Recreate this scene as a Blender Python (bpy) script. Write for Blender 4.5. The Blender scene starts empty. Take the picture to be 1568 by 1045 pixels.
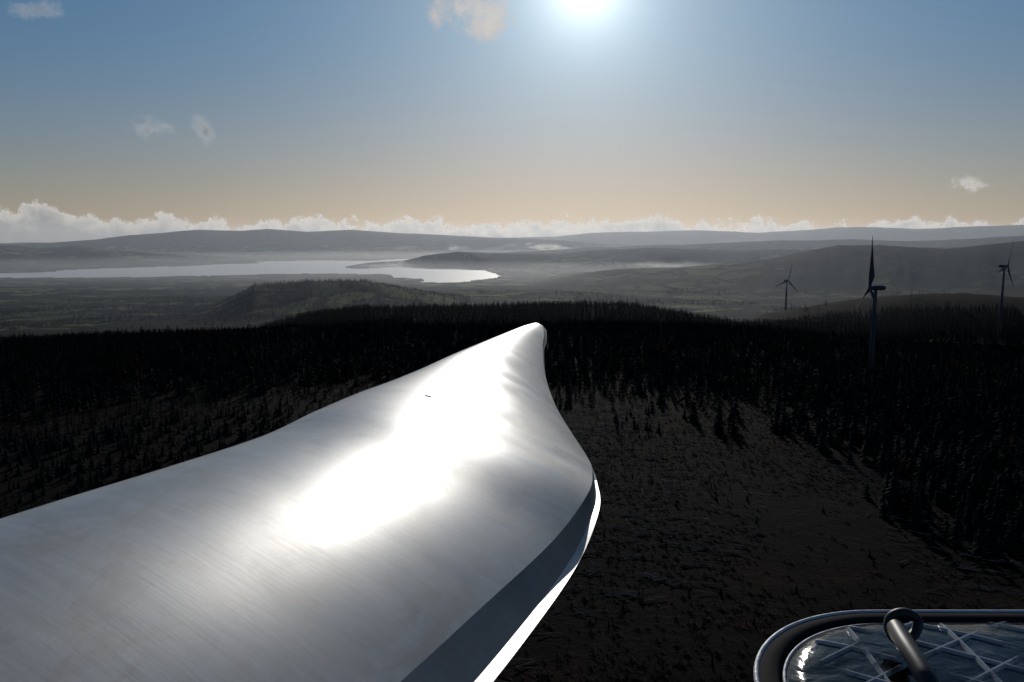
import bpy, math, numpy as np
from mathutils import Vector, Matrix
rng=np.random.default_rng(7)
scene=bpy.context.scene
CAMZ=330.0; F=1230.0; CX=784.0; CY=522.5
PITCH=math.atan(162.5/F)
fw=np.array([0,math.cos(PITCH),-math.sin(PITCH)]); up=np.array([0,math.sin(PITCH),math.cos(PITCH)]); rt=np.array([1.,0,0])
CAM=np.array([0,0,CAMZ])
def ray(px,py): return rt*(px-CX)/F - up*(py-CY)/F + fw
def azel(px,py):
    d=ray(px,py); return math.atan2(d[0],d[1]), d[2]/math.hypot(d[0],d[1])
def at_range(px,py,r):
    d=ray(px,py); return CAM+d*(r/math.hypot(d[0],d[1]))

# ---------------------------------------------------------------- camera, sun, sky
cd=bpy.data.cameras.new("camera"); cam=bpy.data.objects.new("camera",cd); scene.collection.objects.link(cam)
cam.location=(0,0,CAMZ); cam.rotation_euler=(math.pi/2-PITCH,0,0)
cd.sensor_width=36; cd.lens=36*F/1568; cd.clip_start=0.1; cd.clip_end=200000
scene.camera=cam
SUN_EL=math.radians(16.5); SUN_AZ=math.radians(5.0)
S=Vector((math.cos(SUN_EL)*math.sin(SUN_AZ),math.cos(SUN_EL)*math.cos(SUN_AZ),math.sin(SUN_EL)))
sl=bpy.data.lights.new("sun","SUN"); sl.energy=2.2; sl.angle=math.radians(0.53); sl.color=(1,0.95,0.87)
so=bpy.data.objects.new("sun",sl); scene.collection.objects.link(so); so.rotation_euler=(-S).to_track_quat('-Z','Y').to_euler()
so.location=(0,0,CAMZ+50)
w=bpy.data.worlds.new("World"); scene.world=w; w.use_nodes=True
nt=w.node_tree; nt.nodes.clear()
sky=nt.nodes.new("ShaderNodeTexSky"); sky.sky_type='NISHITA'; sky.sun_disc=False
sky.sun_elevation=SUN_EL; sky.sun_rotation=SUN_AZ; sky.altitude=300; sky.air_density=1.0; sky.dust_density=0.5; sky.ozone_density=2.5
def vm(op,a,b,out=0):
    n=nt.nodes.new("ShaderNodeVectorMath"); n.operation=op
    for i,x in enumerate((a,b)):
        if hasattr(x,'is_output'): nt.links.new(x,n.inputs[i])
        else: n.inputs[i].default_value=x
    return n.outputs[out]
def wm_(op,a,b=0.0):
    n=nt.nodes.new("ShaderNodeMath"); n.operation=op
    for i,x in enumerate((a,b)):
        if hasattr(x,'is_output'): nt.links.new(x,n.inputs[i])
        else: n.inputs[i].default_value=x
    return n.outputs[0]
den=vm('ADD',vm('MULTIPLY',sky.outputs[0],(0.062,0.062,0.062)),(1,1,1))
comp=vm('DIVIDE',sky.outputs[0],den)
tc=nt.nodes.new("ShaderNodeTexCoord"); dirn=vm('NORMALIZE',tc.outputs['Generated'],(0,0,0))
sepz=nt.nodes.new("ShaderNodeSeparateXYZ"); nt.links.new(dirn,sepz.inputs[0])
mr=nt.nodes.new("ShaderNodeMapRange"); mr.interpolation_type='SMOOTHSTEP'; nt.links.new(sepz.outputs[2],mr.inputs[0]); mr.inputs[1].default_value=0.0; mr.inputs[2].default_value=0.26
tm_=nt.nodes.new("ShaderNodeMix"); tm_.data_type='RGBA'; nt.links.new(mr.outputs[0],tm_.inputs[0]); tm_.inputs[6].default_value=(1.10,0.98,0.95,1); tm_.inputs[7].default_value=(0.70,1.02,1.32,1)
comp=vm('MULTIPLY',comp,tm_.outputs[2])
cosang=vm('DOT_PRODUCT',dirn,tuple(S),1)
ang=wm_('ARCCOSINE',wm_('MINIMUM',cosang,1.0))
glow=wm_('ADD',wm_('MULTIPLY',wm_('EXPONENT',wm_('DIVIDE',ang,-0.034)),28.0),wm_('MULTIPLY',wm_('EXPONENT',wm_('DIVIDE',ang,-0.14)),6.5))
cx=nt.nodes.new("ShaderNodeCombineXYZ")
for i,kk in enumerate((0.92,1.0,1.03)): nt.links.new(wm_('MULTIPLY',glow,kk),cx.inputs[i])
comp=vm('ADD',comp,cx.outputs[0])
bg=nt.nodes.new("ShaderNodeBackground"); bg.inputs[1].default_value=0.05
wo=nt.nodes.new("ShaderNodeOutputWorld")
nt.links.new(comp,bg.inputs[0]); nt.links.new(bg.outputs[0],wo.inputs[0])
scene.view_settings.view_transform='Standard'; scene.view_settings.look='None'; scene.view_settings.exposure=0

# ---------------------------------------------------------------- node helpers
class M:
    def __init__(s,name):
        s.m=bpy.data.materials.new(name); s.m.use_nodes=True; s.t=s.m.node_tree; s.t.nodes.clear()
        s.out=s.n("ShaderNodeOutputMaterial")
    def n(s,typ,ins=None,**kw):
        nd=s.t.nodes.new(typ)
        for k,v in kw.items(): setattr(nd,k,v)
        if ins:
            for k,v in ins.items():
                if hasattr(v,'is_output'): s.t.links.new(v,nd.inputs[k])
                else: nd.inputs[k].default_value=v
        return nd
    def math(s,op,a,b=0.0,c=None,clamp=False):
        nd=s.n("ShaderNodeMath",operation=op,use_clamp=clamp)
        for i,v in enumerate([a,b]+([c] if c is not None else [])):
            if hasattr(v,'is_output'): s.t.links.new(v,nd.inputs[i])
            else: nd.inputs[i].default_value=v
        return nd.outputs[0]
    def mix(s,f,a,b):
        nd=s.n("ShaderNodeMix",data_type='RGBA')
        for k,v in ((0,f),(6,a),(7,b)):
            if hasattr(v,'is_output'): s.t.links.new(v,nd.inputs[k])
            else: nd.inputs[k].default_value=v if k==0 else (*v,1)
        return nd.outputs[2]
    def noise(s,vec,scale,detail=4,rough=0.55,dist=0.0):
        return s.n("ShaderNodeTexNoise",{'Vector':vec,'Scale':scale,'Detail':detail,'Roughness':rough,'Distortion':dist}).outputs[0]
    def ss(s,x,a,b):
        nd=s.n("ShaderNodeMapRange",interpolation_type='SMOOTHSTEP')
        s.t.links.new(x,nd.inputs[0]); nd.inputs[1].default_value=a; nd.inputs[2].default_value=b
        return nd.outputs[0]
    def map(s,vec,scale=(1,1,1),rot=(0,0,0)):
        return s.n("ShaderNodeMapping",{'Vector':vec,'Scale':scale,'Rotation':rot}).outputs[0]
    def surf(s,o): s.t.links.new(o,s.out.inputs[0]); return s.m
    def link(s,a,b): s.t.links.new(a,b)
def simple(name,col,rough=0.6,metal=0.0,bump=0.0,bscale=20,spec=0.5,var=0.25):
    m=M(name); tc=m.n("ShaderNodeTexCoord").outputs['Object']
    nz=m.noise(tc,bscale,5)
    c=m.mix(nz,tuple(x*(1-var) for x in col),tuple(min(1,x*(1+var)) for x in col))
    p=m.n("ShaderNodeBsdfPrincipled",{'Base Color':c,'Roughness':rough,'Metallic':metal,'Specular IOR Level':spec})
    if bump: m.link(m.n("ShaderNodeBump",{'Height':nz,'Strength':bump,'Distance':0.02}).outputs[0],p.inputs['Normal'])
    return m.surf(p.outputs[0])
def mesh_obj(name,v,f,mats,parent=None,smooth=False,mi=None):
    me=bpy.data.meshes.new(name); me.from_pydata([tuple(map(float,p)) for p in v],[],f); 
    for x in (mats if isinstance(mats,list) else [mats]): me.materials.append(x)
    if mi: me.polygons.foreach_set("material_index",mi)
    if smooth: me.polygons.foreach_set("use_smooth",[True]*len(me.polygons))
    me.update(); o=bpy.data.objects.new(name,me); scene.collection.objects.link(o)
    if parent: o.parent=parent
    return o
def fast_mesh(name,V,T,mat,k=3):
    me=bpy.data.meshes.new(name); n=len(T)
    me.vertices.add(len(V)); me.vertices.foreach_set("co",V.astype(np.float32).ravel())
    me.loops.add(n*k); me.loops.foreach_set("vertex_index",T.astype(np.int32).ravel())
    me.polygons.add(n); me.polygons.foreach_set("loop_start",np.arange(0,n*k,k,dtype=np.int32))
    me.update(calc_edges=True); me.materials.append(mat)
    o=bpy.data.objects.new(name,me); scene.collection.objects.link(o); return o
def empty(name):
    e=bpy.data.objects.new(name,None); scene.collection.objects.link(e); return e

# ---------------------------------------------------------------- terrain
def vnoise(x,y,seed=0):
    xi=np.floor(x).astype(np.int64); yi=np.floor(y).astype(np.int64); fx=x-xi; fy=y-yi
    def h(a,b):
        n=(a*374761393+b*668265263+seed*974634777)&0xffffffff
        n=((n^(n>>13))*1274126177)&0xffffffff
        return ((n^(n>>16))&0xffff)/65535.0
    fx=fx*fx*(3-2*fx); fy=fy*fy*(3-2*fy)
    return (h(xi,yi)*(1-fx)+h(xi+1,yi)*fx)*(1-fy)+(h(xi,yi+1)*(1-fx)+h(xi+1,yi+1)*fx)*fy
def fbm(x,y,seed=0,o=5):
    a=0.5;s=0;t=0
    for i in range(o):
        s=s+a*vnoise(x*2**i,y*2**i,seed+i); t+=a; a*=0.5
    return s/t-0.5
LAY=[ # range, width(ln r), skyline points of the crest
 (1350,0.16,[(380,520),(470,486),(560,476),(700,474),(850,472),(960,474),(1030,484),(1120,500),(1568,520)]),
 (1650,0.20,[(1080,520),(1180,482),(1270,466),(1340,456),(1400,450),(1480,450),(1568,456),(1700,450)]),
 (2900,0.16,[(250,500),(330,476),(390,438),(470,431),(560,433),(640,447),(720,462),(820,470),(1000,480)]),
 (3600,0.16,[(560,480),(700,452),(800,446),(900,450),(1000,462),(1100,470)]),
 (5200,0.18,[(740,470),(800,438),(880,424),(960,414),(1080,408),(1180,398),(1240,385),(1285,377),(1350,376),(1450,381),(1520,374),(1568,370),(1700,362)]),
 (8300,0.08,[(440,430),(500,412),(560,402),(620,398),(660,390),(700,386),(800,389),(860,388),(900,383),(1000,378),(1060,381),(1120,384),(1300,380),(1568,380)]),
 (11500,0.09,[(-200,368),(0,376),(60,380),(110,376),(170,384),(240,388),(330,392),(420,398),(560,400),(700,392),(900,380),(1100,372),(1300,366),(1400,368),(1568,362)]),
 (15500,0.12,[(-200,372),(0,373),(80,372),(140,368),(200,360),(250,357),(300,353),(370,353),(410,350),(470,354),(540,353),(600,357),(700,362),(780,366),(860,368),(900,372),(1100,380)]),
 (22000,0.14,[(500,372),(760,366),(850,364),(900,358),(960,355),(1040,352),(1090,353),(1160,357),(1220,354),(1280,349),(1340,348),(1400,351),(1470,348),(1568,344),(1800,346)]),
]
lay=[]
for r0,wd,pts in LAY:
    a=[azel(*p) for p in pts]; lay.append((r0,wd,np.array([q[0] for q in a]),np.array([q[1] for q in a])))
RB=np.log([1,150,400,900,1100,1500,2200,3500,4700,7000,60000]); HB=np.array([-84,-86,-96,-108,-130,-190,-245,-288,-314,-320,-320.])
loch=[(-200,421),(0,419),(60,417),(120,413),(210,410),(370,404),(380,401),(500,399),(560,400),(640,395),(650,393),(600,402),(560,405),(530,410),(560,412),(620,408),(700,410),(735,413),(772,421),(745,431),(700,436),(650,433),(620,427),(560,421),(480,420),(400,422),(330,424),(200,426),(0,427),(-200,429)]
def to_xy(poly):
    o=[]
    for p in poly:
        d=ray(*p); t=-CAMZ/d[2]; o.append((d[0]*t,d[1]*t))
    return o
def inpoly(x,y,poly):
    c=np.zeros(x.shape,bool); n=len(poly)
    for i in range(n):
        x1,y1=poly[i]; x2,y2=poly[(i+1)%n]
        if y1==y2: continue
        c^=((y1>y)!=(y2>y))&(x<(x2-x1)*(y-y1)/(y2-y1)+x1)
    return c
LP=to_xy(loch)
def height(x,y):
    r=np.hypot(x,y)+1e-6; az=np.arctan2(x,y); lr=np.log(r)
    b=np.interp(lr,RB,HB)
    b=b+fbm(x/350,y/350,3)*np.clip(r/600,0,1)*np.where(r<3500,14,8)
    b=b+fbm(x/1100,y/1100,5)*np.interp(r,[1500,3300,4700,7500,12000],[0,50,14,16,40])
    b=np.where(r<1200,b-np.clip((az-0.25)/0.35,0,1)*22*np.clip(r/700,0,1),b)
    h=b.copy()
    for i,(r0,wd,aa,ee) in enumerate(lay):
        crest=np.interp(az,aa,ee)*r0
        rr=lr-math.log(r0)-0.05*fbm(az*9+i*7,az*0+i,11+i)*2
        g=np.exp(-(rr/wd)**2)
        nz=fbm(x/(r0*0.09),y/(r0*0.09),20+i)*(r0*0.012)*(0.35+ (1-g))
        hh=b+(crest-b)*g+nz*np.clip(g*2,0,1)
        h=np.where(crest>b,np.maximum(h,hh),h)
    z=h+CAMZ
    jx=x+fbm(x/500,y/500,61)*500; jy=y+fbm(x/500,y/500,71)*300
    m=inpoly(jx,jy,LP)
    z=np.where(m,-9.0,np.maximum(z,4.0+0*z))
    return z
da=np.concatenate([np.linspace(-180,-46,28)[:-1],np.linspace(-46,46,900),np.linspace(46,180,28)[1:]])
az=np.radians(da); R=np.concatenate([[1.0],np.geomspace(25,70000,560)])
A,RR=np.meshgrid(az,R)
X=RR*np.sin(A); Y=RR*np.cos(A); Z=height(X,Y)
na=len(az); nr=len(R)
idx=np.arange(na*nr).reshape(nr,na)
Q=np.stack([idx[:-1,:-1],idx[:-1,1:],idx[1:,1:],idx[1:,:-1]],-1).reshape(-1,4)[:, ::-1]
m=M("moorland_and_fields")
geo=m.n("ShaderNodeNewGeometry"); P=geo.outputs['Position']
flat=m.n("ShaderNodeVectorMath",{0:P,1:(1,1,0)},operation='MULTIPLY').outputs[0]
dist=m.n("ShaderNodeVectorMath",{0:flat},operation='LENGTH').outputs['Value']
n1=m.noise(P,0.012,6,0.6); n2=m.noise(P,0.12,6,0.7); n3=m.noise(P,0.0016,6,0.6); n4=m.noise(P,0.6,5,0.7); n5=m.noise(P,0.035,7,0.7)
st=m.noise(m.map(P,(0.05,0.6,0.2),(0,0,math.radians(-14))),1.0,5,0.65)
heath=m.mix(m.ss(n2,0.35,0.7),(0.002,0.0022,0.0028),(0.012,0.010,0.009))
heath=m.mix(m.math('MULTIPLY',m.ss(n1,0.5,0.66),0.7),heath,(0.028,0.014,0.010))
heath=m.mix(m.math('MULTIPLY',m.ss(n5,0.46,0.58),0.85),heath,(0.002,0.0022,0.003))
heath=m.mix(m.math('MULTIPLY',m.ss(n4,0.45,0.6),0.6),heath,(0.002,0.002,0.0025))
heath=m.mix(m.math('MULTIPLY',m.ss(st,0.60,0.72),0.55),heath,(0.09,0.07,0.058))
vo=m.n("ShaderNodeTexVoronoi",{'Vector':m.n("ShaderNodeVectorMath",{0:P,1:m.n("ShaderNodeVectorMath",{0:m.n("ShaderNodeTexNoise",{'Vector':P,'Scale':0.002}).outputs['Color'],1:(400,400,0)},operation='MULTIPLY').outputs[0]},operation='ADD').outputs[0],'Scale':0.0042,'Randomness':0.9})
ve=m.n("ShaderNodeTexVoronoi",{'Vector':vo.inputs['Vector'].links[0].from_socket,'Scale':0.0042,'Randomness':0.9},feature='DISTANCE_TO_EDGE')
cellv=m.n("ShaderNodeSeparateColor",{0:vo.outputs['Color']}).outputs[0]
field=m.mix(cellv,(0.022,0.034,0.018),(0.19,0.195,0.07))
field=m.mix(m.math('MULTIPLY',n2,0.5),field,(0.05,0.048,0.030))
field=m.mix(m.ss(ve.outputs['Distance'],0.09,0.03),field,(0.007,0.009,0.008))
wood=m.ss(n3,0.48,0.53)
far=m.mix(wood,field,m.mix(n2,(0.006,0.009,0.008),(0.015,0.018,0.014)))
moor=m.mix(n1,(0.018,0.017,0.013),(0.05,0.042,0.028))
far=m.mix(m.ss(m.n("ShaderNodeSeparateXYZ",{0:P}).outputs[2],110,230),far,moor)
far=m.mix(m.ss(m.noise(P,0.006,5,0.6),0.54,0.58),far,(0.008,0.011,0.009))
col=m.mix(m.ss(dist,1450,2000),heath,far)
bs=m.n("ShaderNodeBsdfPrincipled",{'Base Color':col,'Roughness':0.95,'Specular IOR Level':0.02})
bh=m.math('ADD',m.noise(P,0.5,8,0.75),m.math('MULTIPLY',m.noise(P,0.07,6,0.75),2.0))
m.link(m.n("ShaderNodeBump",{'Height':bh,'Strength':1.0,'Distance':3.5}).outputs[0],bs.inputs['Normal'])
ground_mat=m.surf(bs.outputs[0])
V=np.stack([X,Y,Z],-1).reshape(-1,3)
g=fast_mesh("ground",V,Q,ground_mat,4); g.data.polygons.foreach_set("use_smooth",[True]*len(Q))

# water
m=M("loch_water"); P=m.n("ShaderNodeNewGeometry").outputs['Position']
wn=m.noise(P,0.004,5,0.6)
p=m.n("ShaderNodeBsdfPrincipled",{'Base Color':(0.62,0.59,0.54,1),'Roughness':m.math('MULTIPLY_ADD',wn,0.2,0.46),'IOR':1.33,'Specular IOR Level':0.9})  # glare on the water is put into this pale base colour
m.link(m.n("ShaderNodeBump",{'Height':m.noise(P,0.05,6,0.6),'Strength':0.5,'Distance':6.0}).outputs[0],p.inputs['Normal'])
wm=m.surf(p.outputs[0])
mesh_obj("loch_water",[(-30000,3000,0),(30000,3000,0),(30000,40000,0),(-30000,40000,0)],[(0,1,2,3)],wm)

# ---------------------------------------------------------------- atmosphere: real scattering volumes
def volume(name,x0,x1,y0,y1,z0,z1,dens,col,g):
    v=[(x,y,z) for x in (x0,x1) for y in (y0,y1) for z in (z0,z1)]
    f=[(0,1,3,2),(4,6,7,5),(0,4,5,1),(2,3,7,6),(0,2,6,4),(1,5,7,3)]
    m=M(name); vs=m.n("ShaderNodeVolumeScatter",{'Color':(*col,1),'Density':dens,'Anisotropy':g})
    m.link(vs.outputs[0],m.out.inputs[1]); return mesh_obj(name,v,f,m.m)
volume("air_haze",-42000,42000,1050,25500,-60,520,3.0e-5,(0.78,0.87,1.0),0.45)
volume("valley_mist",-42000,42000,4600,25000,-50,85,8.5e-5,(0.95,0.96,1.0),0.6)

# ---------------------------------------------------------------- clouds
def cloud_mat(name,th=0.5,sc=1.4,bright=0.75,tint=(1,0.95,0.9),dens=1.0,soft=0.1,dark=0.35,stretch=1.0):
    m=M(name); uv=m.n("ShaderNodeUVMap").outputs[0]
    if stretch!=1.0: uv=m.map(uv,(1/stretch,1,1))
    att=m.n("ShaderNodeAttribute",attribute_name="fall").outputs['Fac']
    nz=m.noise(uv,sc,9,0.6,0.15)
    d=m.math('ADD',nz,att)
    a=m.math('MULTIPLY',m.ss(d,th,th+soft),dens)
    thick=m.ss(d,th+0.03,th+0.42)
    nz2=m.noise(uv,sc*2.2,6,0.6)
    c=m.mix(m.math('ADD',thick,m.math('MULTIPLY',m.math('SUBTRACT',nz2,0.5),0.9),clamp=True),tuple(bright*t for t in tint),tuple(bright*dark*t for t in (0.95,0.97,1)))  # backlit bright rims and shaded grey cores are painted into the colour
    tr=m.n("ShaderNodeBsdfTranslucent",{'Color':c}); df=m.n("ShaderNodeBsdfDiffuse",{'Color':c})
    mx=m.n("ShaderNodeMixShader",{0:0.10,1:tr.outputs[0],2:df.outputs[0]})
    tp=m.n("ShaderNodeBsdfTransparent"); o=m.n("ShaderNodeMixShader",{0:a,1:tp.outputs[0],2:mx.outputs[0]})
    return m.surf(o.outputs[0])
def sheet(name,cpx,cpy,wpx,hpx,r,mat,fall,nx=40,ny=20,seed=0):
    a0,e0=azel(cpx-wpx/2,cpy); a1,_=azel(cpx+wpx/2,cpy)
    v=[];fl=[];uv=[];f=[]
    for j in range(ny+1):
        for i in range(nx+1):
            s=i/nx; t=j/ny; a=a0+(a1-a0)*s
            el=azel(cpx+(s-.5)*wpx,cpy-(t-.5)*hpx)[1]
            v.append((r*math.sin(a),r*math.cos(a),CAMZ+r*el)); 
            uv.append((r*a/1000+seed,(CAMZ+r*el)/1000)); fl.append(fall(s,t))
    for j in range(ny):
        for i in range(nx):
            k=j*(nx+1)+i; f.append((k,k+1,k+nx+2,k+nx+1))
    o=mesh_obj(name,v,f,mat); me=o.data
    l=me.uv_layers.new(name="UVMap"); 
    li=np.zeros(len(me.loops),np.int32); me.loops.foreach_get("vertex_index",li)
    l.data.foreach_set("uv",np.array(uv)[li].astype(np.float32).ravel())
    at=me.attributes.new("fall","FLOAT","POINT"); at.data.foreach_set("value",np.array(fl,np.float32))
    return o
def bankfall(s,t):
    top=0.62+0.24*math.exp(-((s-.1)/0.09)**2)+0.04*math.sin(s*23)+0.05*math.sin(s*61+1)+0.03*math.sin(s*131)
    return (top-t)*0.8 if t<top else (top-t)*1.6
sheet("cloud_bank",784,342,2000,80,27500,cloud_mat("cloud_bank_vapour",0.53,1.3,1.0,(1,0.97,0.92),0.97,0.10,0.55),bankfall,160,24)
def mistfall(s,t):
    return 0.07-0.30*abs(t-0.45)*2-0.25*max(0,0.12-s)*8-0.25*max(0,s-0.9)*8
sheet("mist_bank",1040,379,1100,40,12200,cloud_mat("mist_vapour",0.49,2.2,1.0,(1,0.97,0.94),0.75,0.16,0.8,3.5),mistfall,80,12,seed=5)
sheet("mist_bank",800,404,760,36,7300,cloud_mat("mist_low_vapour",0.50,3.0,1.0,(1,0.97,0.94),0.55,0.22,0.8,4.0),mistfall,80,12,seed=45)
def blob(k=0.55,ax=1,ay=1,tilt=0):
    def f(s,t):
        x=(s-.5)*2; y=(t-.5)*2; y2=y+tilt*x
        return 0.12-k*math.hypot(x*ax,y2*ay)**1.3
    return f
cm=cloud_mat("cloud_vapour",0.40,3.2,1.0,(1,0.95,0.9),0.95,0.22,0.7)
cm2=cloud_mat("cloud_wisp_vapour",0.42,3.2,0.95,(0.95,0.97,1.0),0.6,0.35)
cm3=cloud_mat("cloud_sunlit_vapour",0.34,2.6,1.0,(1,0.82,0.66),0.97,0.35,0.9)  # warm sunlight is put into this cloud's tint
sheet("cloud",728,12,230,180,9000,cm3,blob(),seed=3)
sheet("cloud",1487,281,130,62,14000,cm,blob(0.5),seed=9)
sheet("cloud",225,198,170,64,11000,cm2,blob(0.5),seed=15)
sheet("cloud",315,200,80,90,11000,cm2,blob(0.5,tilt=0.5),seed=31)
sheet("cloud",60,15,260,70,9000,cm2,blob(0.5),seed=22)

# ---------------------------------------------------------------- forest
def bough_tree(levels,per,seed,quad=True):
    r=np.random.default_rng(seed); v=[];f=[]
    def tri(a,b,c): 
        k=len(v); v.extend([a,b,c]); f.append((k,k+1,k+2))
    tri((-0.012,0,0),(0.012,0,0),(0,0,1)); tri((0,-0.012,0),(0,0.012,0),(0,0,1))
    for l in range(levels):
        t=(l+r.uniform(0,.6))/levels; z=0.08+0.90*t; rad=0.22*(1-t)**0.8*r.uniform(0.8,1.15)+0.012
        for b in range(per):
            a=2*math.pi*(b+r.uniform(-.3,.3))/per+l*1.3; q=rad*r.uniform(0.65,1.2); dz=-q*r.uniform(0.2,0.55)
            c,s=math.cos(a),math.sin(a); wd=q*0.42
            base=(0,0,z+0.03); tip=(c*q,s*q,z+dz)
            m1=(c*q*.55-s*wd,s*q*.55+c*wd,z+dz*.8-0.01); m2=(c*q*.55+s*wd,s*q*.55-c*wd,z+dz*.8-0.01)
            if quad: tri(base,m1,tip); tri(base,tip,m2)
            else: tri((0,0,z+0.05),m1,(c*q-s*0,s*q,z+dz)); 
    return np.array(v),np.array(f)
hi=[bough_tree(11,6,i) for i in range(5)]; lo=[bough_tree(8,5,50+i,False) for i in range(5)]
def scatter(name,pts,hts,protos,mat,widen=1.0):
    Vs=[];Fs=[];off=0
    n=len(pts); which=rng.integers(0,len(protos),n); rot=rng.uniform(0,6.283,n)
    for k,(pv,pf) in enumerate(protos):
        s=np.where(which==k)[0]
        if not len(s): continue
        c=np.cos(rot[s])[:,None]; sn=np.sin(rot[s])[:,None]; h=hts[s][:,None]; wv=h*widen*rng.uniform(0.8,1.25,(len(s),1))
        x=(pv[None,:,0]*c-pv[None,:,1]*sn)*wv+pts[s,0:1]; y=(pv[None,:,0]*sn+pv[None,:,1]*c)*wv+pts[s,1:2]
        z=pv[None,:,2]*h+pts[s,2:3]-0.3
        Vs.append(np.stack([x,y,z],-1).reshape(-1,3))
        Fs.append((pf[None]+ (np.arange(len(s))*len(pv))[:,None,None]).reshape(-1,3)+off); off+=len(s)*len(pv)
    return fast_mesh(name,np.concatenate(Vs),np.concatenate(Fs),mat)
def leafmat(name,a,b,c3):
    m=M(name); P=m.n("ShaderNodeNewGeometry").outputs['Position']
    c=m.mix(m.noise(P,0.15,4,0.7),a,b)
    c=m.mix(m.ss(m.noise(P,0.02,3),0.5,0.65),c,c3)
    p=m.n("ShaderNodeBsdfPrincipled",{'Base Color':c,'Roughness':0.95,'Specular IOR Level':0.02})
    return m.surf(p.outputs[0])
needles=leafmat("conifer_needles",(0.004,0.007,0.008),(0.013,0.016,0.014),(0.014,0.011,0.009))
scrub=leafmat("scrub_twigs",(0.0025,0.003,0.0035),(0.014,0.012,0.010),(0.026,0.014,0.010))
def sample(n,r0,r1,a0,a1):
    r=np.sqrt(rng.uniform(r0*r0,r1*r1,n)); a=np.radians(rng.uniform(a0,a1,n)); return r*np.sin(a),r*np.cos(a),r,a
x,y,r,a=sample(60000,130,1500,-40,42); ad=np.degrees(a)
big=fbm(x/160,y/160,91); pat=fbm(x/70,y/70,191)
edge=450+120*fbm(ad/6,ad*0,33)*2+220*pat
redge=430-(ad-12)*7+160*big+220*pat
left=(ad<-3+ (r-150)*0.006)
right=(ad>12)&(r>redge)
p_tree=np.clip((r-edge)/140,0,1)*0.95
p_tree=np.where(left,np.maximum(p_tree,0.78+big*0.9),p_tree); p_tree=np.where(ad>12,np.maximum(p_tree,np.clip((r-redge)/90,0,1)),p_tree)
p_tree=np.maximum(p_tree,np.clip(0.12+pat*1.0,0.04,0.45))
p_tree*=0.75
k=rng.uniform(0,1,len(x))<p_tree
x,y,r,ad,big,left,pat,edge,right=[q[k] for q in (x,y,r,ad,big,left,pat,edge,right)]
hts=rng.uniform(7,15,len(x))*(1+0.5*big)*np.where(left|(ad>12),1,np.clip(0.45+(r-edge)/260,0.45,1))
hts=np.where(left&(r<540+300*pat),rng.uniform(2.0,7.5,len(x))*(1+pat),hts)
hts=np.where((~left)&(r<edge)&(~right),rng.uniform(0.8,3.0,len(x)),hts)
hts*=np.where(rng.uniform(0,1,len(x))<0.05,1.3,1)
pts=np.stack([x,y,height(x,y)],-1)
nr_=r<450
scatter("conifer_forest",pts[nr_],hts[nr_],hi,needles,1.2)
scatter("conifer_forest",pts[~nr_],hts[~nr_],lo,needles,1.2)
x,y,r,a=sample(60000,120,640,-40,42)
k=rng.uniform(0,1,len(x))<np.clip(0.5+fbm(x/45,y/45,291)*2.4,0.06,1)
x,y=x[k],y[k]; pts=np.stack([x,y,height(x,y)],-1)
scatter("heather_scrub",pts,rng.uniform(0.6,1.9,len(x)),[bough_tree(4,5,180+i,False) for i in range(4)],scrub,4.2)
x,y,r,a=sample(34000,1500,4200,-36,36); 
wn_=fbm(x/420,y/420,123)
zz=height(x,y)
hill=(r>2300)&(r<3300)&(np.degrees(a)<-3)&(np.degrees(a)>-22)
k=(rng.uniform(0,1,len(x))<np.where(hill,0.9,np.where(wn_>0.04,0.85,0.03)))
pts=np.stack([x[k],y[k],zz[k]],-1)
scatter("woodland",pts,rng.uniform(8,14,k.sum()),[bough_tree(5,4,80+i,False) for i in range(3)],needles,1.9)
# brash: felled stems
x,y,r,a=sample(14000,140,620,-4,40)
row=np.abs(((x*0.25+y*0.97+12*fbm(x/60,y/60,5))/13)%1-0.5)<0.16
k=row|(rng.uniform(0,1,len(x))<0.15); k&=fbm(x/50,y/50,44)>0.0; x,y=x[k],y[k]; z=height(x,y)+0.45
n=len(x); L=rng.uniform(0.6,3.6,n); th=rng.normal(math.radians(-14),0.5,n); wd=rng.uniform(0.08,0.22,n)
dx=np.cos(th)*L;dy=np.sin(th)*L; px=-np.sin(th)*wd; py=np.cos(th)*wd; dz=rng.normal(0,0.12,n)*L
v=np.stack([np.stack([x-dx+px,y-dy+py,z-dz],-1),np.stack([x-dx-px,y-dy-py,z-dz],-1),np.stack([x+dx-px*.5,y+dy-py*.5,z+dz],-1),np.stack([x+dx+px*.5,y+dy+py*.5,z+dz],-1),np.stack([x-dx,y-dy,z-dz+wd*1.6],-1),np.stack([x+dx,y+dy,z+dz+wd],-1)],1)
q=np.array([[0,4,5,3],[4,1,2,5],[0,3,2,1]]); Fq=(q[None]+(np.arange(n)*6)[:,None,None]).reshape(-1,4)
fast_mesh("felled_brash",v.reshape(-1,3),Fq,simple("brash_wood",(0.15,0.115,0.09),0.9,bscale=0.3,var=0.6),4)

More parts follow.
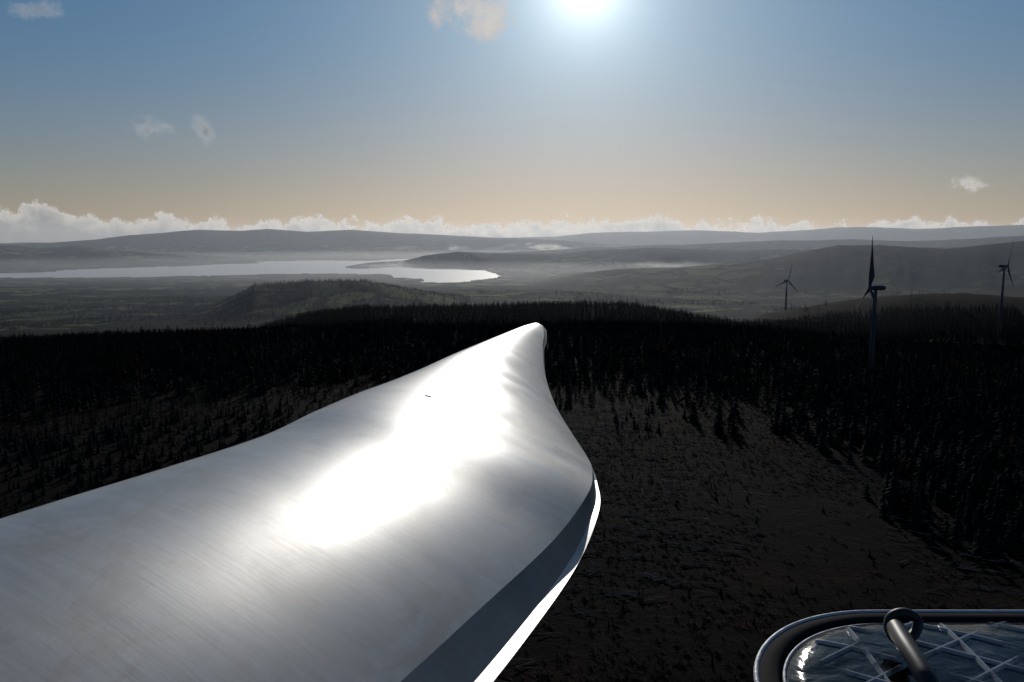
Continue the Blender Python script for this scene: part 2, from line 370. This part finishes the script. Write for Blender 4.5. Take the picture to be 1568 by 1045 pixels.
# ---------------------------------------------------------------- distant wind turbines
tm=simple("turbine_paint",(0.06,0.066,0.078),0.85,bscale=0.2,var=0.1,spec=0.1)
def tube(pts,rad,n=14):
    v=[];f=[]
    for i,(p,rr) in enumerate(zip(pts,rad)):
        for k in range(n):
            a=2*math.pi*k/n; v.append((p[0]+rr*math.cos(a),p[1]+rr*math.sin(a),p[2]))
    for i in range(len(pts)-1):
        for k in range(n):
            f.append((i*n+k,i*n+(k+1)%n,(i+1)*n+(k+1)%n,(i+1)*n+k))
    f.append(tuple(range(n))[::-1]); f.append(tuple((len(pts)-1)*n+k for k in range(n)))
    return v,f
def turbine(px,py,r,yaw,phase,blade,btw=1.0,fat=1.0):
    e=empty("wind_turbine"); hub=at_range(px,py,r); gz=float(height(np.array([hub[0]]),np.array([hub[1]]))[0])
    H=hub[2]-gz; e.location=(hub[0],hub[1],gz-1)
    H+=1
    v,f=tube([(0,0,0),(0,0,H*0.5),(0,0,H-1.6)],[2.3,1.8,1.3],20); mesh_obj("tower",v,f,tm,e,True)
    Rz=Matrix.Rotation(yaw,4,'Z')
    prof=[(-3.2,1.3),(-2.0,1.8),(3,1.95),(6.0,1.7),(7.2,1.1)]
    v=[];f=[]
    for yy,s in prof:
        for (cx,cz) in [(-1,-.7),(-.7,-1),(.7,-1),(1,-.7),(1,.7),(.7,1),(-.7,1),(-1,.7)]: v.append((cx*s,yy,cz*s))
    for i in range(4):
        for k in range(8): f.append((i*8+k,i*8+(k+1)%8,(i+1)*8+(k+1)%8,(i+1)*8+k))
    f.append(tuple(range(8))); f.append(tuple(32+k for k in range(8))[::-1])
    o=mesh_obj("nacelle",v,f,tm,e); o.matrix_local=Matrix.Translation((0,0,H))@Rz
    v=[];f=[]
    hp=[(-3.1,1.5),(-4.4,1.5),(-5.3,1.1),(-5.8,0.3)]
    for yy,s in hp:
        for k in range(12): v.append((s*math.cos(k*math.pi/6),yy,s*math.sin(k*math.pi/6)))
    for i in range(3):
        for k in range(12): f.append((i*12+k,i*12+(k+1)%12,(i+1)*12+(k+1)%12,(i+1)*12+k))
    f.append(tuple(36+k for k in range(12)))
    o=mesh_obj("hub",v,f,tm,e,True); o.matrix_local=Matrix.Translation((0,0,H))@Rz
    st=[(0,.9,.9),(.06,.9,.8),(.2,1.75,.5),(.4,1.25,.32),(.7,.8,.18),(.93,.5,.1),(1,.1,.04)]
    for b in range(3):
        v=[];f=[]
        for t,c,th in st:
            tw=math.radians(24*(1-t)*btw+2)
            c*=fat
            for k in range(10):
                a=2*math.pi*k/10; x=c*math.cos(a)*1.0+ (c*0.35 if t>.1 else 0); y=th*math.sin(a)*(1 if math.cos(a)<0 else .55)
                v.append((x*math.cos(tw)-y*math.sin(tw),x*math.sin(tw)+y*math.cos(tw)-0.8*t*t,0.8+t*blade))
        for i in range(len(st)-1):
            for k in range(10): f.append((i*10+k,i*10+(k+1)%10,(i+1)*10+(k+1)%10,(i+1)*10+k))
        f.append(tuple((len(st)-1)*10+k for k in range(10)))
        o=mesh_obj("blade_%d"%(b+1),v,f,tm,e,True)
        o.matrix_local=Matrix.Translation((0,0,H))@Rz@Matrix.Translation((0,-4.3,0))@Matrix.Rotation(phase+b*2*math.pi/3,4,'Y')
turbine(1205,430,1750,math.radians(25),math.radians(12),36)
turbine(1341,441,690,math.radians(-100),math.radians(2),40,btw=3.2,fat=1.3)
turbine(1538,408,1330,math.radians(40),math.radians(18),40)

# ---------------------------------------------------------------- the foreground blade
KX=0.131; CXX=-4.77
axis=np.array([KX,1,-0.07]); axis/=np.linalg.norm(axis)
e1=np.cross(axis,[0,0,1]); e1/=np.linalg.norm(e1); e2=np.cross(e1,axis)
ST=[ # L, E, T1, T
 ((812,497),(831,499),(836,505),(837,507)),
 ((800,500),(833,512),(836,520),(837,523)),
 ((782,507),(831,534),(832,538),(833,541)),
 ((740,524),(835,575),(836,580),(837,584)),
 ((690,545),(851,622),(852,626),(854,630)),
 ((640,568),(876,664),(878,668),(880,671)),
 ((590,589),(898,698),(901,704),(903,709)),
 ((540,609),(907,722),(911,738),(914,738)),
 ((470,641),(899,758),(911,788),(917,783)),
 ((388,679),(845,830),(872,875),(882,869)),
 ((250,724),(740,928),(793,988),(804,981)),
 ((78,777),(612,1045),(690,1118),(702,1110)),
 ((-133,845),(455,1180),(563,1264),(578,1255)),
 ((-370,925),(280,1340),(412,1438),(430,1428)),
]
arr=np.array(ST,float); TL=len(ST)-1
def cr(t):
    n=len(arr); i=min(int(t),n-2); u=t-i
    p0=arr[max(i-1,0)];p1=arr[i];p2=arr[i+1];p3=arr[min(i+2,n-1)]
    return 0.5*((2*p1)+(-p0+p2)*u+(2*p0-5*p1+4*p2-p3)*u*u+(-p0+3*p1-3*p2+p3)*u**3)
def section(t):
    q=cr(t)
    d=ray(*q[0]); s=CXX/(d[0]-KX*d[1]); Lp=CAM+d*s
    out=[np.zeros(2)]
    for p in q[1:]:
        d=ray(*p); s=np.dot(Lp-CAM,axis)/np.dot(d,axis); w_=CAM+d*s-Lp; out.append(np.array([w_@e1,w_@e2]))
    return Lp,out
NT,NP,NS,NB=60,6,4,20
def curves(L0,E,T1,T,hh,t):
    c=E; cl=np.linalg.norm(c); n=np.array([-c[1],c[0]])/cl
    u=np.linspace(0,1,NT)**1.7
    kb=np.interp(t,[0,5,8],[0.6,0.5,0.0])
    f=2.6*np.sqrt(u)*(1-u)*(1-kb)+kb*4*u*(1-u)
    dist_=float(np.dot(L0-CAM,axis))
    env=np.clip((u-0.38)/0.25,0,1)*np.clip((1-u)/0.15,0,1)*np.interp(dist_,[8,11,24,30],[0,1,1,0])
    rip=0.024*np.sin(2*math.pi*(dist_/2.9+0.35*u)+1.5*math.sin(dist_*0.9))*env
    top=c[None]*u[:,None]+n[None]*(hh*cl*f+rip)[:,None]
    s=np.linspace(0,1,NP)[:,None]; pn=E*(1-s)+T1*s
    s=np.linspace(0,1,NS)[:,None]; stp=T1*(1-s)+T*s
    u=np.linspace(0,1,NB); c2=T; cl2=np.linalg.norm(c2); n2=np.array([-c2[1],c2[0]])/cl2
    uu=1-u
    fb=2.6*np.sqrt(uu)*(1-uu)
    bot=c2[None]*uu[:,None]-n2[None]*(0.10*cl2*fb)[:,None]
    return [top,pn,stp,bot]
ts=np.concatenate([np.linspace(0,2,26)[:-1],np.linspace(2,TL,240)])
grids=[[],[],[],[]]
for t in ts:
    Lp,(l,E,T1,T)=section(t)
    hh=np.interp(t,[0,1,3,6,8.5,10,11,13],[0.16,0.14,0.11,0.085,0.082,0.085,0.09,0.10])
    for gI,cv in enumerate(curves(Lp,E,T1,T,hh,t)):
        grids[gI].append(Lp+cv[:,0:1]*e1+cv[:,1:2]*e2)
nreal=len(ts)
Lp,_=section(TL); 
for dd,mixf in ((1.2,0.35),(2.6,0.8),(3.6,1.0),(4.6,1.0)):
    base=[gr[len(ts)-1]-axis*dd for gr in grids]; cen=Lp-axis*dd+e1*1.3-e2*0.9
    segs=[(180,40,NT),(40,-5,NP),(-5,-20,NS),(-20,-180,NB)]
    for gI,(a0,a1,nn) in enumerate(segs):
        a=np.radians(np.linspace(a0,a1,nn)); circ=cen+1.25*(np.cos(a)[:,None]*e1+np.sin(a)[:,None]*e2)
        grids[gI].append(base[gI]*(1-mixf)+circ*mixf)
def gelcoat(name,base,coat):
    m=M(name); uv=m.n("ShaderNodeUVMap").outputs[0]
    dirt=m.noise(m.map(uv,(0.9,7,1)),1.0,6,0.6)
    fine=m.noise(m.map(uv,(5,60,1),(0,0,0.25)),1.0,7,0.75)
    scr=m.noise(m.map(uv,(2.0,26,1),(0,0,-0.3)),1.0,6,0.7)
    blot=m.noise(uv,0.9,6,0.6,0.8)
    grime_refl=m.noise(m.map(uv,(1.6,0.5,1)),1.0,8,0.7,0.8)
    k=lambda f:tuple(b*f for b in base)
    colr=m.mix(m.ss(dirt,0.3,0.75),k(0.80),k(1.0))
    colr=m.mix(m.math('MULTIPLY',m.ss(blot,0.46,0.60),0.6),colr,k(0.60))
    colr=m.mix(m.math('MULTIPLY',m.ss(grime_refl,0.46,0.64),0.7),colr,(base[0]*0.64,base[1]*0.57,base[2]*0.48))  # brown grime, also painted in for beige reflections on the skin
    colr=m.mix(m.math('MULTIPLY',m.ss(fine,0.60,0.72),0.3),colr,k(0.5))
    colr=m.mix(m.math('MULTIPLY',m.ss(scr,0.62,0.70),0.4),colr,k(0.45))
    rg=m.math('MULTIPLY_ADD',scr,0.16,m.math('MULTIPLY_ADD',blot,0.24,0.20))
    p=m.n("ShaderNodeBsdfPrincipled",{'Base Color':colr,'Roughness':rg,'Specular IOR Level':0.5,'Coat Weight':coat,'Coat Roughness':m.math('MULTIPLY_ADD',grime_refl,0.22,0.08)})
    wave=m.noise(m.map(uv,(0.35,0.6,1)),1.0,1.5,0.4,0.3)
    hgt=m.math('ADD',m.math('MULTIPLY',wave,0.24),m.math('ADD',m.math('MULTIPLY',fine,0.008),m.math('MULTIPLY',scr,0.016)))
    m.link(m.n("ShaderNodeBump",{'Height':hgt,'Strength':0.5,'Distance':0.10}).outputs[0],p.inputs['Normal'])
    return m.surf(p.outputs[0])
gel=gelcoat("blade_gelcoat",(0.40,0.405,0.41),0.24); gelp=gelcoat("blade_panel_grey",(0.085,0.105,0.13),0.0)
blade_e=empty("wind_turbine_blade")
span=[0.0]
for i in range(1,len(grids[0])): span.append(span[-1]+float(np.linalg.norm(grids[0][i][0]-grids[0][i-1][0])))
def build(name,gi,mat):
    v=[];uvv=[];f=[]
    gr=grids[gi]; nn=len(gr[0])
    for i,row in enumerate(gr):
        cum=0
        for k in range(nn):
            if k: cum+=float(np.linalg.norm(row[k]-row[k-1]))
            v.append(row[k]); uvv.append((cum,span[i]))
    for i in range(len(gr)-1):
        for k in range(nn-1):
            a=i*nn+k; f.append((a,a+nn,a+nn+1,a+1)[::-1])
    o=mesh_obj(name,v,f,mat,blade_e,True); me=o.data; l=me.uv_layers.new(name="UVMap")
    li=np.zeros(len(me.loops),np.int32); me.loops.foreach_get("vertex_index",li)
    l.data.foreach_set("uv",np.array(uvv)[li].astype(np.float32).ravel()); return o
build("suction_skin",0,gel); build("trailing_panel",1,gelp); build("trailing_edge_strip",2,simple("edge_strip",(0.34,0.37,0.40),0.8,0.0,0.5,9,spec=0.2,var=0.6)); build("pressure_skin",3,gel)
cap=[]
for gr in grids: cap+= [p for p in gr[0][:-1]]
mesh_obj("tip_cap",cap,[tuple(range(len(cap)))],gel,blade_e)
# small dark drain slot on the skin
G=np.array(grids[0][:nreal]); rel=G-CAM; dpt=rel@fw
sx=(rel@rt)/dpt*F+CX; sy=CY-(rel@up)/dpt*F
ii,kk=np.unravel_index(np.argmin((sx-655)**2+(sy-607)**2),sx.shape)
c0=G[ii,kk]; tu=G[ii,kk+1]-G[ii,kk-1]; tu/=np.linalg.norm(tu); tv=axis-tu*(axis@tu); tv/=np.linalg.norm(tv); nn_=np.cross(tu,tv); nn_*=np.sign(nn_[2])
ring_=[c0+tu*0.075*math.cos(a)+tv*0.05*math.sin(a)+nn_*0.004 for a in np.linspace(0,2*math.pi,17)[:-1]]
ring2=[c0+tu*0.06*math.cos(a)+tv*0.035*math.sin(a)+nn_*0.012 for a in np.linspace(0,2*math.pi,17)[:-1]]
mesh_obj("drain_slot",ring_+ring2,[tuple(range(16,32))]+[(k,(k+1)%16,16+(k+1)%16,16+k) for k in range(16)],simple("slot_dark",(0.03,0.03,0.03),0.9,spec=0.1),blade_e)

# ---------------------------------------------------------------- this turbine's nacelle, hub, tower
own=empty("turbine_nacelle"); wp=simple("nacelle_paint",(0.7,0.71,0.72),0.4,bscale=3,var=0.08)
import bmesh
def box(name,x0,x1,y0,y1,z0,z1,mat,par,bev=0.1):
    bm=bmesh.new(); bmesh.ops.create_cube(bm,size=1)
    for vv in bm.verts: vv.co=Vector(((x0+x1)/2+vv.co.x*(x1-x0),(y0+y1)/2+vv.co.y*(y1-y0),(z0+z1)/2+vv.co.z*(z1-z0)))
    if bev: bmesh.ops.bevel(bm,geom=bm.edges[:],offset=bev,segments=3,affect='EDGES')
    me=bpy.data.meshes.new(name); bm.to_mesh(me); bm.free(); me.materials.append(mat)
    o=bpy.data.objects.new(name,me); scene.collection.objects.link(o); o.parent=par; return o
C=CAMZ
box("nacelle_shell",-2.2,8,-1.95,1.80,C-4.6,C-1.35,wp,own,0.3)
v,f=tube([(2.5,0,float(V[0,2])-2),(2.5,0,C-4.6)],[2.2,1.5],32); mesh_obj("tower",v,f,wp,own,True)
cen=(section(TL)[0]-axis*4.6+e1*1.3-e2*0.9)
bm=bmesh.new(); bmesh.ops.create_uvsphere(bm,u_segments=32,v_segments=20,radius=1.0)
for vv in bm.verts: vv.co=Vector((vv.co.x*2.2,vv.co.y*1.9,vv.co.z*1.9))+Vector(cen)-Vector(axis)*1.4
me=bpy.data.meshes.new("hub"); bm.to_mesh(me); bm.free(); me.materials.append(wp)
o=bpy.data.objects.new("hub",me); scene.collection.objects.link(o); o.parent=own
for pl in me.polygons: pl.use_smooth=True

# ---------------------------------------------------------------- roof hatch
hat=empty("roof_hatch")
hz=C-1.0; hx,hy=1.205,1.435; HX,HY=0.66,0.60; RC=0.42
def outline(off,n=24):
    p=[];r=max(RC+off,0.02)
    for cx,cy,a0 in ((1,1,0),(-1,1,90),(-1,-1,180),(1,-1,270)):
        for k in range(n+1):
            a=math.radians(a0+90*k/n)
            p.append((hx+cx*(HX-RC)+r*math.cos(a),hy+cy*(HY-RC)+r*math.sin(a)))
    return p
def ring(name,prof,mat,close=False):
    v=[];f=[];m_=len(prof); 
    outs=[outline(o) for o,_ in prof]; N=len(outs[0])
    for k in range(N):
        for j in range(m_): v.append((outs[j][k][0],outs[j][k][1],hz+prof[j][1]))
    for k in range(N):
        for j in range(m_ if close else m_-1): 
            a=k*m_+j; b=k*m_+(j+1)%m_; c_=((k+1)%N)*m_+(j+1)%m_; d=((k+1)%N)*m_+j; f.append((a,b,c_,d))
    return mesh_obj(name,v,f,mat,hat,True)
alu=simple("hatch_rim_metal",(0.5,0.51,0.53),0.5,0.0,0.3,30)
rub=simple("rubber_seal",(0.010,0.010,0.011),0.85,bscale=40,spec=0.1)
def circ_prof(o,z,r,n=10): return [(o+r*math.cos(2*math.pi*k/n),z+r*math.sin(2*math.pi*k/n)) for k in range(n)]
ring("outer_rim",circ_prof(0,0,0.006),alu,True)
ring("rubber_seal",[(-0.006,0.002),(-0.02,0.004),(-0.045,0.003),(-0.055,-0.01),(-0.056,-0.06)],rub)
ring("curb_wall",[(-0.006,-0.006),(-0.02,-0.08),(-0.06,-0.36)],rub)
ring("inner_rim",circ_prof(-0.062,-0.004,0.004),alu,True)
m=M("clear_polycarbonate"); P=m.n("ShaderNodeTexCoord").outputs['Object']
hb=m.math('ADD',m.math('MULTIPLY',m.noise(P,9,3,0.5,0.6),1.0),m.math('MULTIPLY',m.noise(P,50,4,0.6),0.08))
gn=m.n("ShaderNodeBump",{'Height':hb,'Strength':0.42,'Distance':0.02})
gls=m.n("ShaderNodeBsdfGlossy",{'Color':(1,1,1,1),'Roughness':0.12,'Normal':gn.outputs[0]})
tp=m.n("ShaderNodeBsdfTransparent",{'Color':(0.80,0.82,0.83,1)})
fr=m.n("ShaderNodeFresnel",{'IOR':1.5,'Normal':gn.outputs[0]})
mx=m.n("ShaderNodeMixShader",{0:m.math('MULTIPLY',fr.outputs[0],0.8),1:tp.outputs[0],2:gls.outputs[0]})
pc=m.surf(mx.outputs[0])
DO=[0.064,0.08,0.11,0.18,0.30,0.415]; DZ=[-0.006,0.010,0.018,0.026,0.031,0.033]
rings=[(-a,b) for a,b in zip(DO,DZ)]
outs=[outline(o) for o,_ in rings]; N=len(outs[0]); v=[];f=[]
for (o_,z_),ol in zip(rings,outs):
    for p_ in ol: v.append((*p_,hz+z_))
for j in range(len(rings)-1):
    for k in range(N): f.append((j*N+k,j*N+(k+1)%N,(j+1)*N+(k+1)%N,(j+1)*N+k))
f.append(tuple((len(rings)-1)*N+k for k in range(N)))
mesh_obj("clear_cover",v,f,pc,hat,True)
def inset(x,y):
    ax=max(abs(x-hx)-(HX-RC),0); ay=max(abs(y-hy)-(HY-RC),0)
    return RC-math.hypot(ax,ay)
v=[];f=[]
for dirn_ in (32,-38,85):
    d=np.array([math.cos(math.radians(dirn_)),math.sin(math.radians(dirn_))]); nn=np.array([-d[1],d[0]])
    for c_ in np.arange(-0.8,0.81,0.12 if dirn_<80 else 0.24):
        run=[np.array([hx,hy])+nn*c_+d*s for s in np.arange(-0.9,0.9,0.02)]
        run=[q for q in run if inset(*q)>0.09]
        if len(run)<3: continue
        k=len(v); wv=0.0045
        for q in run:
            zc=float(np.interp(inset(*q),DO,DZ))
            for (o_,z_) in ((-wv*1.6,-0.001),(-wv*.5,0.007),(wv*.5,0.007),(wv*1.6,-0.001)): v.append((q[0]+nn[0]*o_,q[1]+nn[1]*o_,hz+zc+z_))
        for i in range(len(run)-1):
            for j in range(3): f.append((k+i*4+j,k+i*4+4+j,k+i*4+5+j,k+i*4+1+j))
mrib=M("rib_clear"); gp=mrib.n("ShaderNodeBsdfPrincipled",{'Base Color':(0.35,0.36,0.37,1),'Roughness':0.2})
tpr=mrib.n("ShaderNodeBsdfTransparent"); mxr=mrib.n("ShaderNodeMixShader",{0:mrib.math('MULTIPLY_ADD',mrib.ss(mrib.noise(mrib.n("ShaderNodeTexCoord").outputs['Object'],9,4),0.4,0.6),0.8,0.08),1:tpr.outputs[0],2:gp.outputs[0]})
mesh_obj("moulded_ribs",v,f,mrib.surf(mxr.outputs[0]),hat)
box("hatch_well",hx-HX+.1,hx+HX-.1,hy-HY+.1,hy+HY-.12,hz-0.33,hz-0.12,rub,hat,0.02)
blk=simple("black_handle",(0.012,0.012,0.013),0.5,bscale=40,spec=0.35)
def pipe(name,pts,r,closed=False):
    cu=bpy.data.curves.new(name,'CURVE'); cu.dimensions='3D'; cu.bevel_depth=r; cu.bevel_resolution=5; cu.use_fill_caps=True
    s=cu.splines.new('NURBS'); s.points.add(len(pts)-1); s.order_u=3; s.use_endpoint_u=not closed; s.use_cyclic_u=closed
    for i,q in enumerate(pts): s.points[i].co=(*q,1)
    cu.materials.append(blk); o=bpy.data.objects.new(name,cu); scene.collection.objects.link(o); o.parent=hat
    dg=bpy.context.evaluated_depsgraph_get(); me=bpy.data.meshes.new_from_object(o.evaluated_get(dg)); 
    bpy.data.objects.remove(o); oo=bpy.data.objects.new(name,me); scene.collection.objects.link(oo); oo.parent=hat
    for pl in me.polygons: pl.use_smooth=True
    return oo
def P3(px,py,z):
    d=ray(px,py); t=(z-CAMZ)/d[2]; q=CAM+d*t; return (q[0],q[1],z)
pipe("handle_loop",[P3(1362,972,hz+.06),P3(1360,946,hz+.09),P3(1383,936,hz+.11),P3(1408,948,hz+.09),P3(1402,972,hz+.07),P3(1380,985,hz+.06)],0.012,True)
pipe("handle_arm",[P3(1372,962,hz+.08),P3(1385,985,hz+.09),P3(1405,1015,hz+.09),P3(1425,1050,hz+.08),P3(1436,1080,hz+.05)],0.021)
fm=simple("farm_wall",(0.16,0.15,0.14),0.8,bscale=1); rf=simple("farm_roof",(0.05,0.05,0.055),0.8,bscale=1)
for px_,r_,L_ in ((452,905,14),(938,1330,12)):
    e=empty("farm_building"); d=at_range(px_,500,r_); gz=float(height(np.array([d[0]]),np.array([d[1]]))[0])
    w2,l2,hh_=3.5,L_/2,5
    v=[(-l2,-w2,0),(l2,-w2,0),(l2,w2,0),(-l2,w2,0),(-l2,-w2,hh_),(l2,-w2,hh_),(l2,w2,hh_),(-l2,w2,hh_),(-l2,0,hh_+2.5),(l2,0,hh_+2.5)]
    mesh_obj("walls",v,[(0,1,5,4),(1,2,6,9,5),(2,3,7,6),(3,0,4,8,7)],fm,e)
    v=[(-l2-.4,-w2-.5,hh_-.3),(l2+.4,-w2-.5,hh_-.3),(l2+.4,0,hh_+2.6),(-l2-.4,0,hh_+2.6),(-l2-.4,w2+.5,hh_-.3),(l2+.4,w2+.5,hh_-.3)]
    mesh_obj("roof",v,[(0,1,2,3),(3,2,5,4)],rf,e)
    e.location=(d[0],d[1],gz)
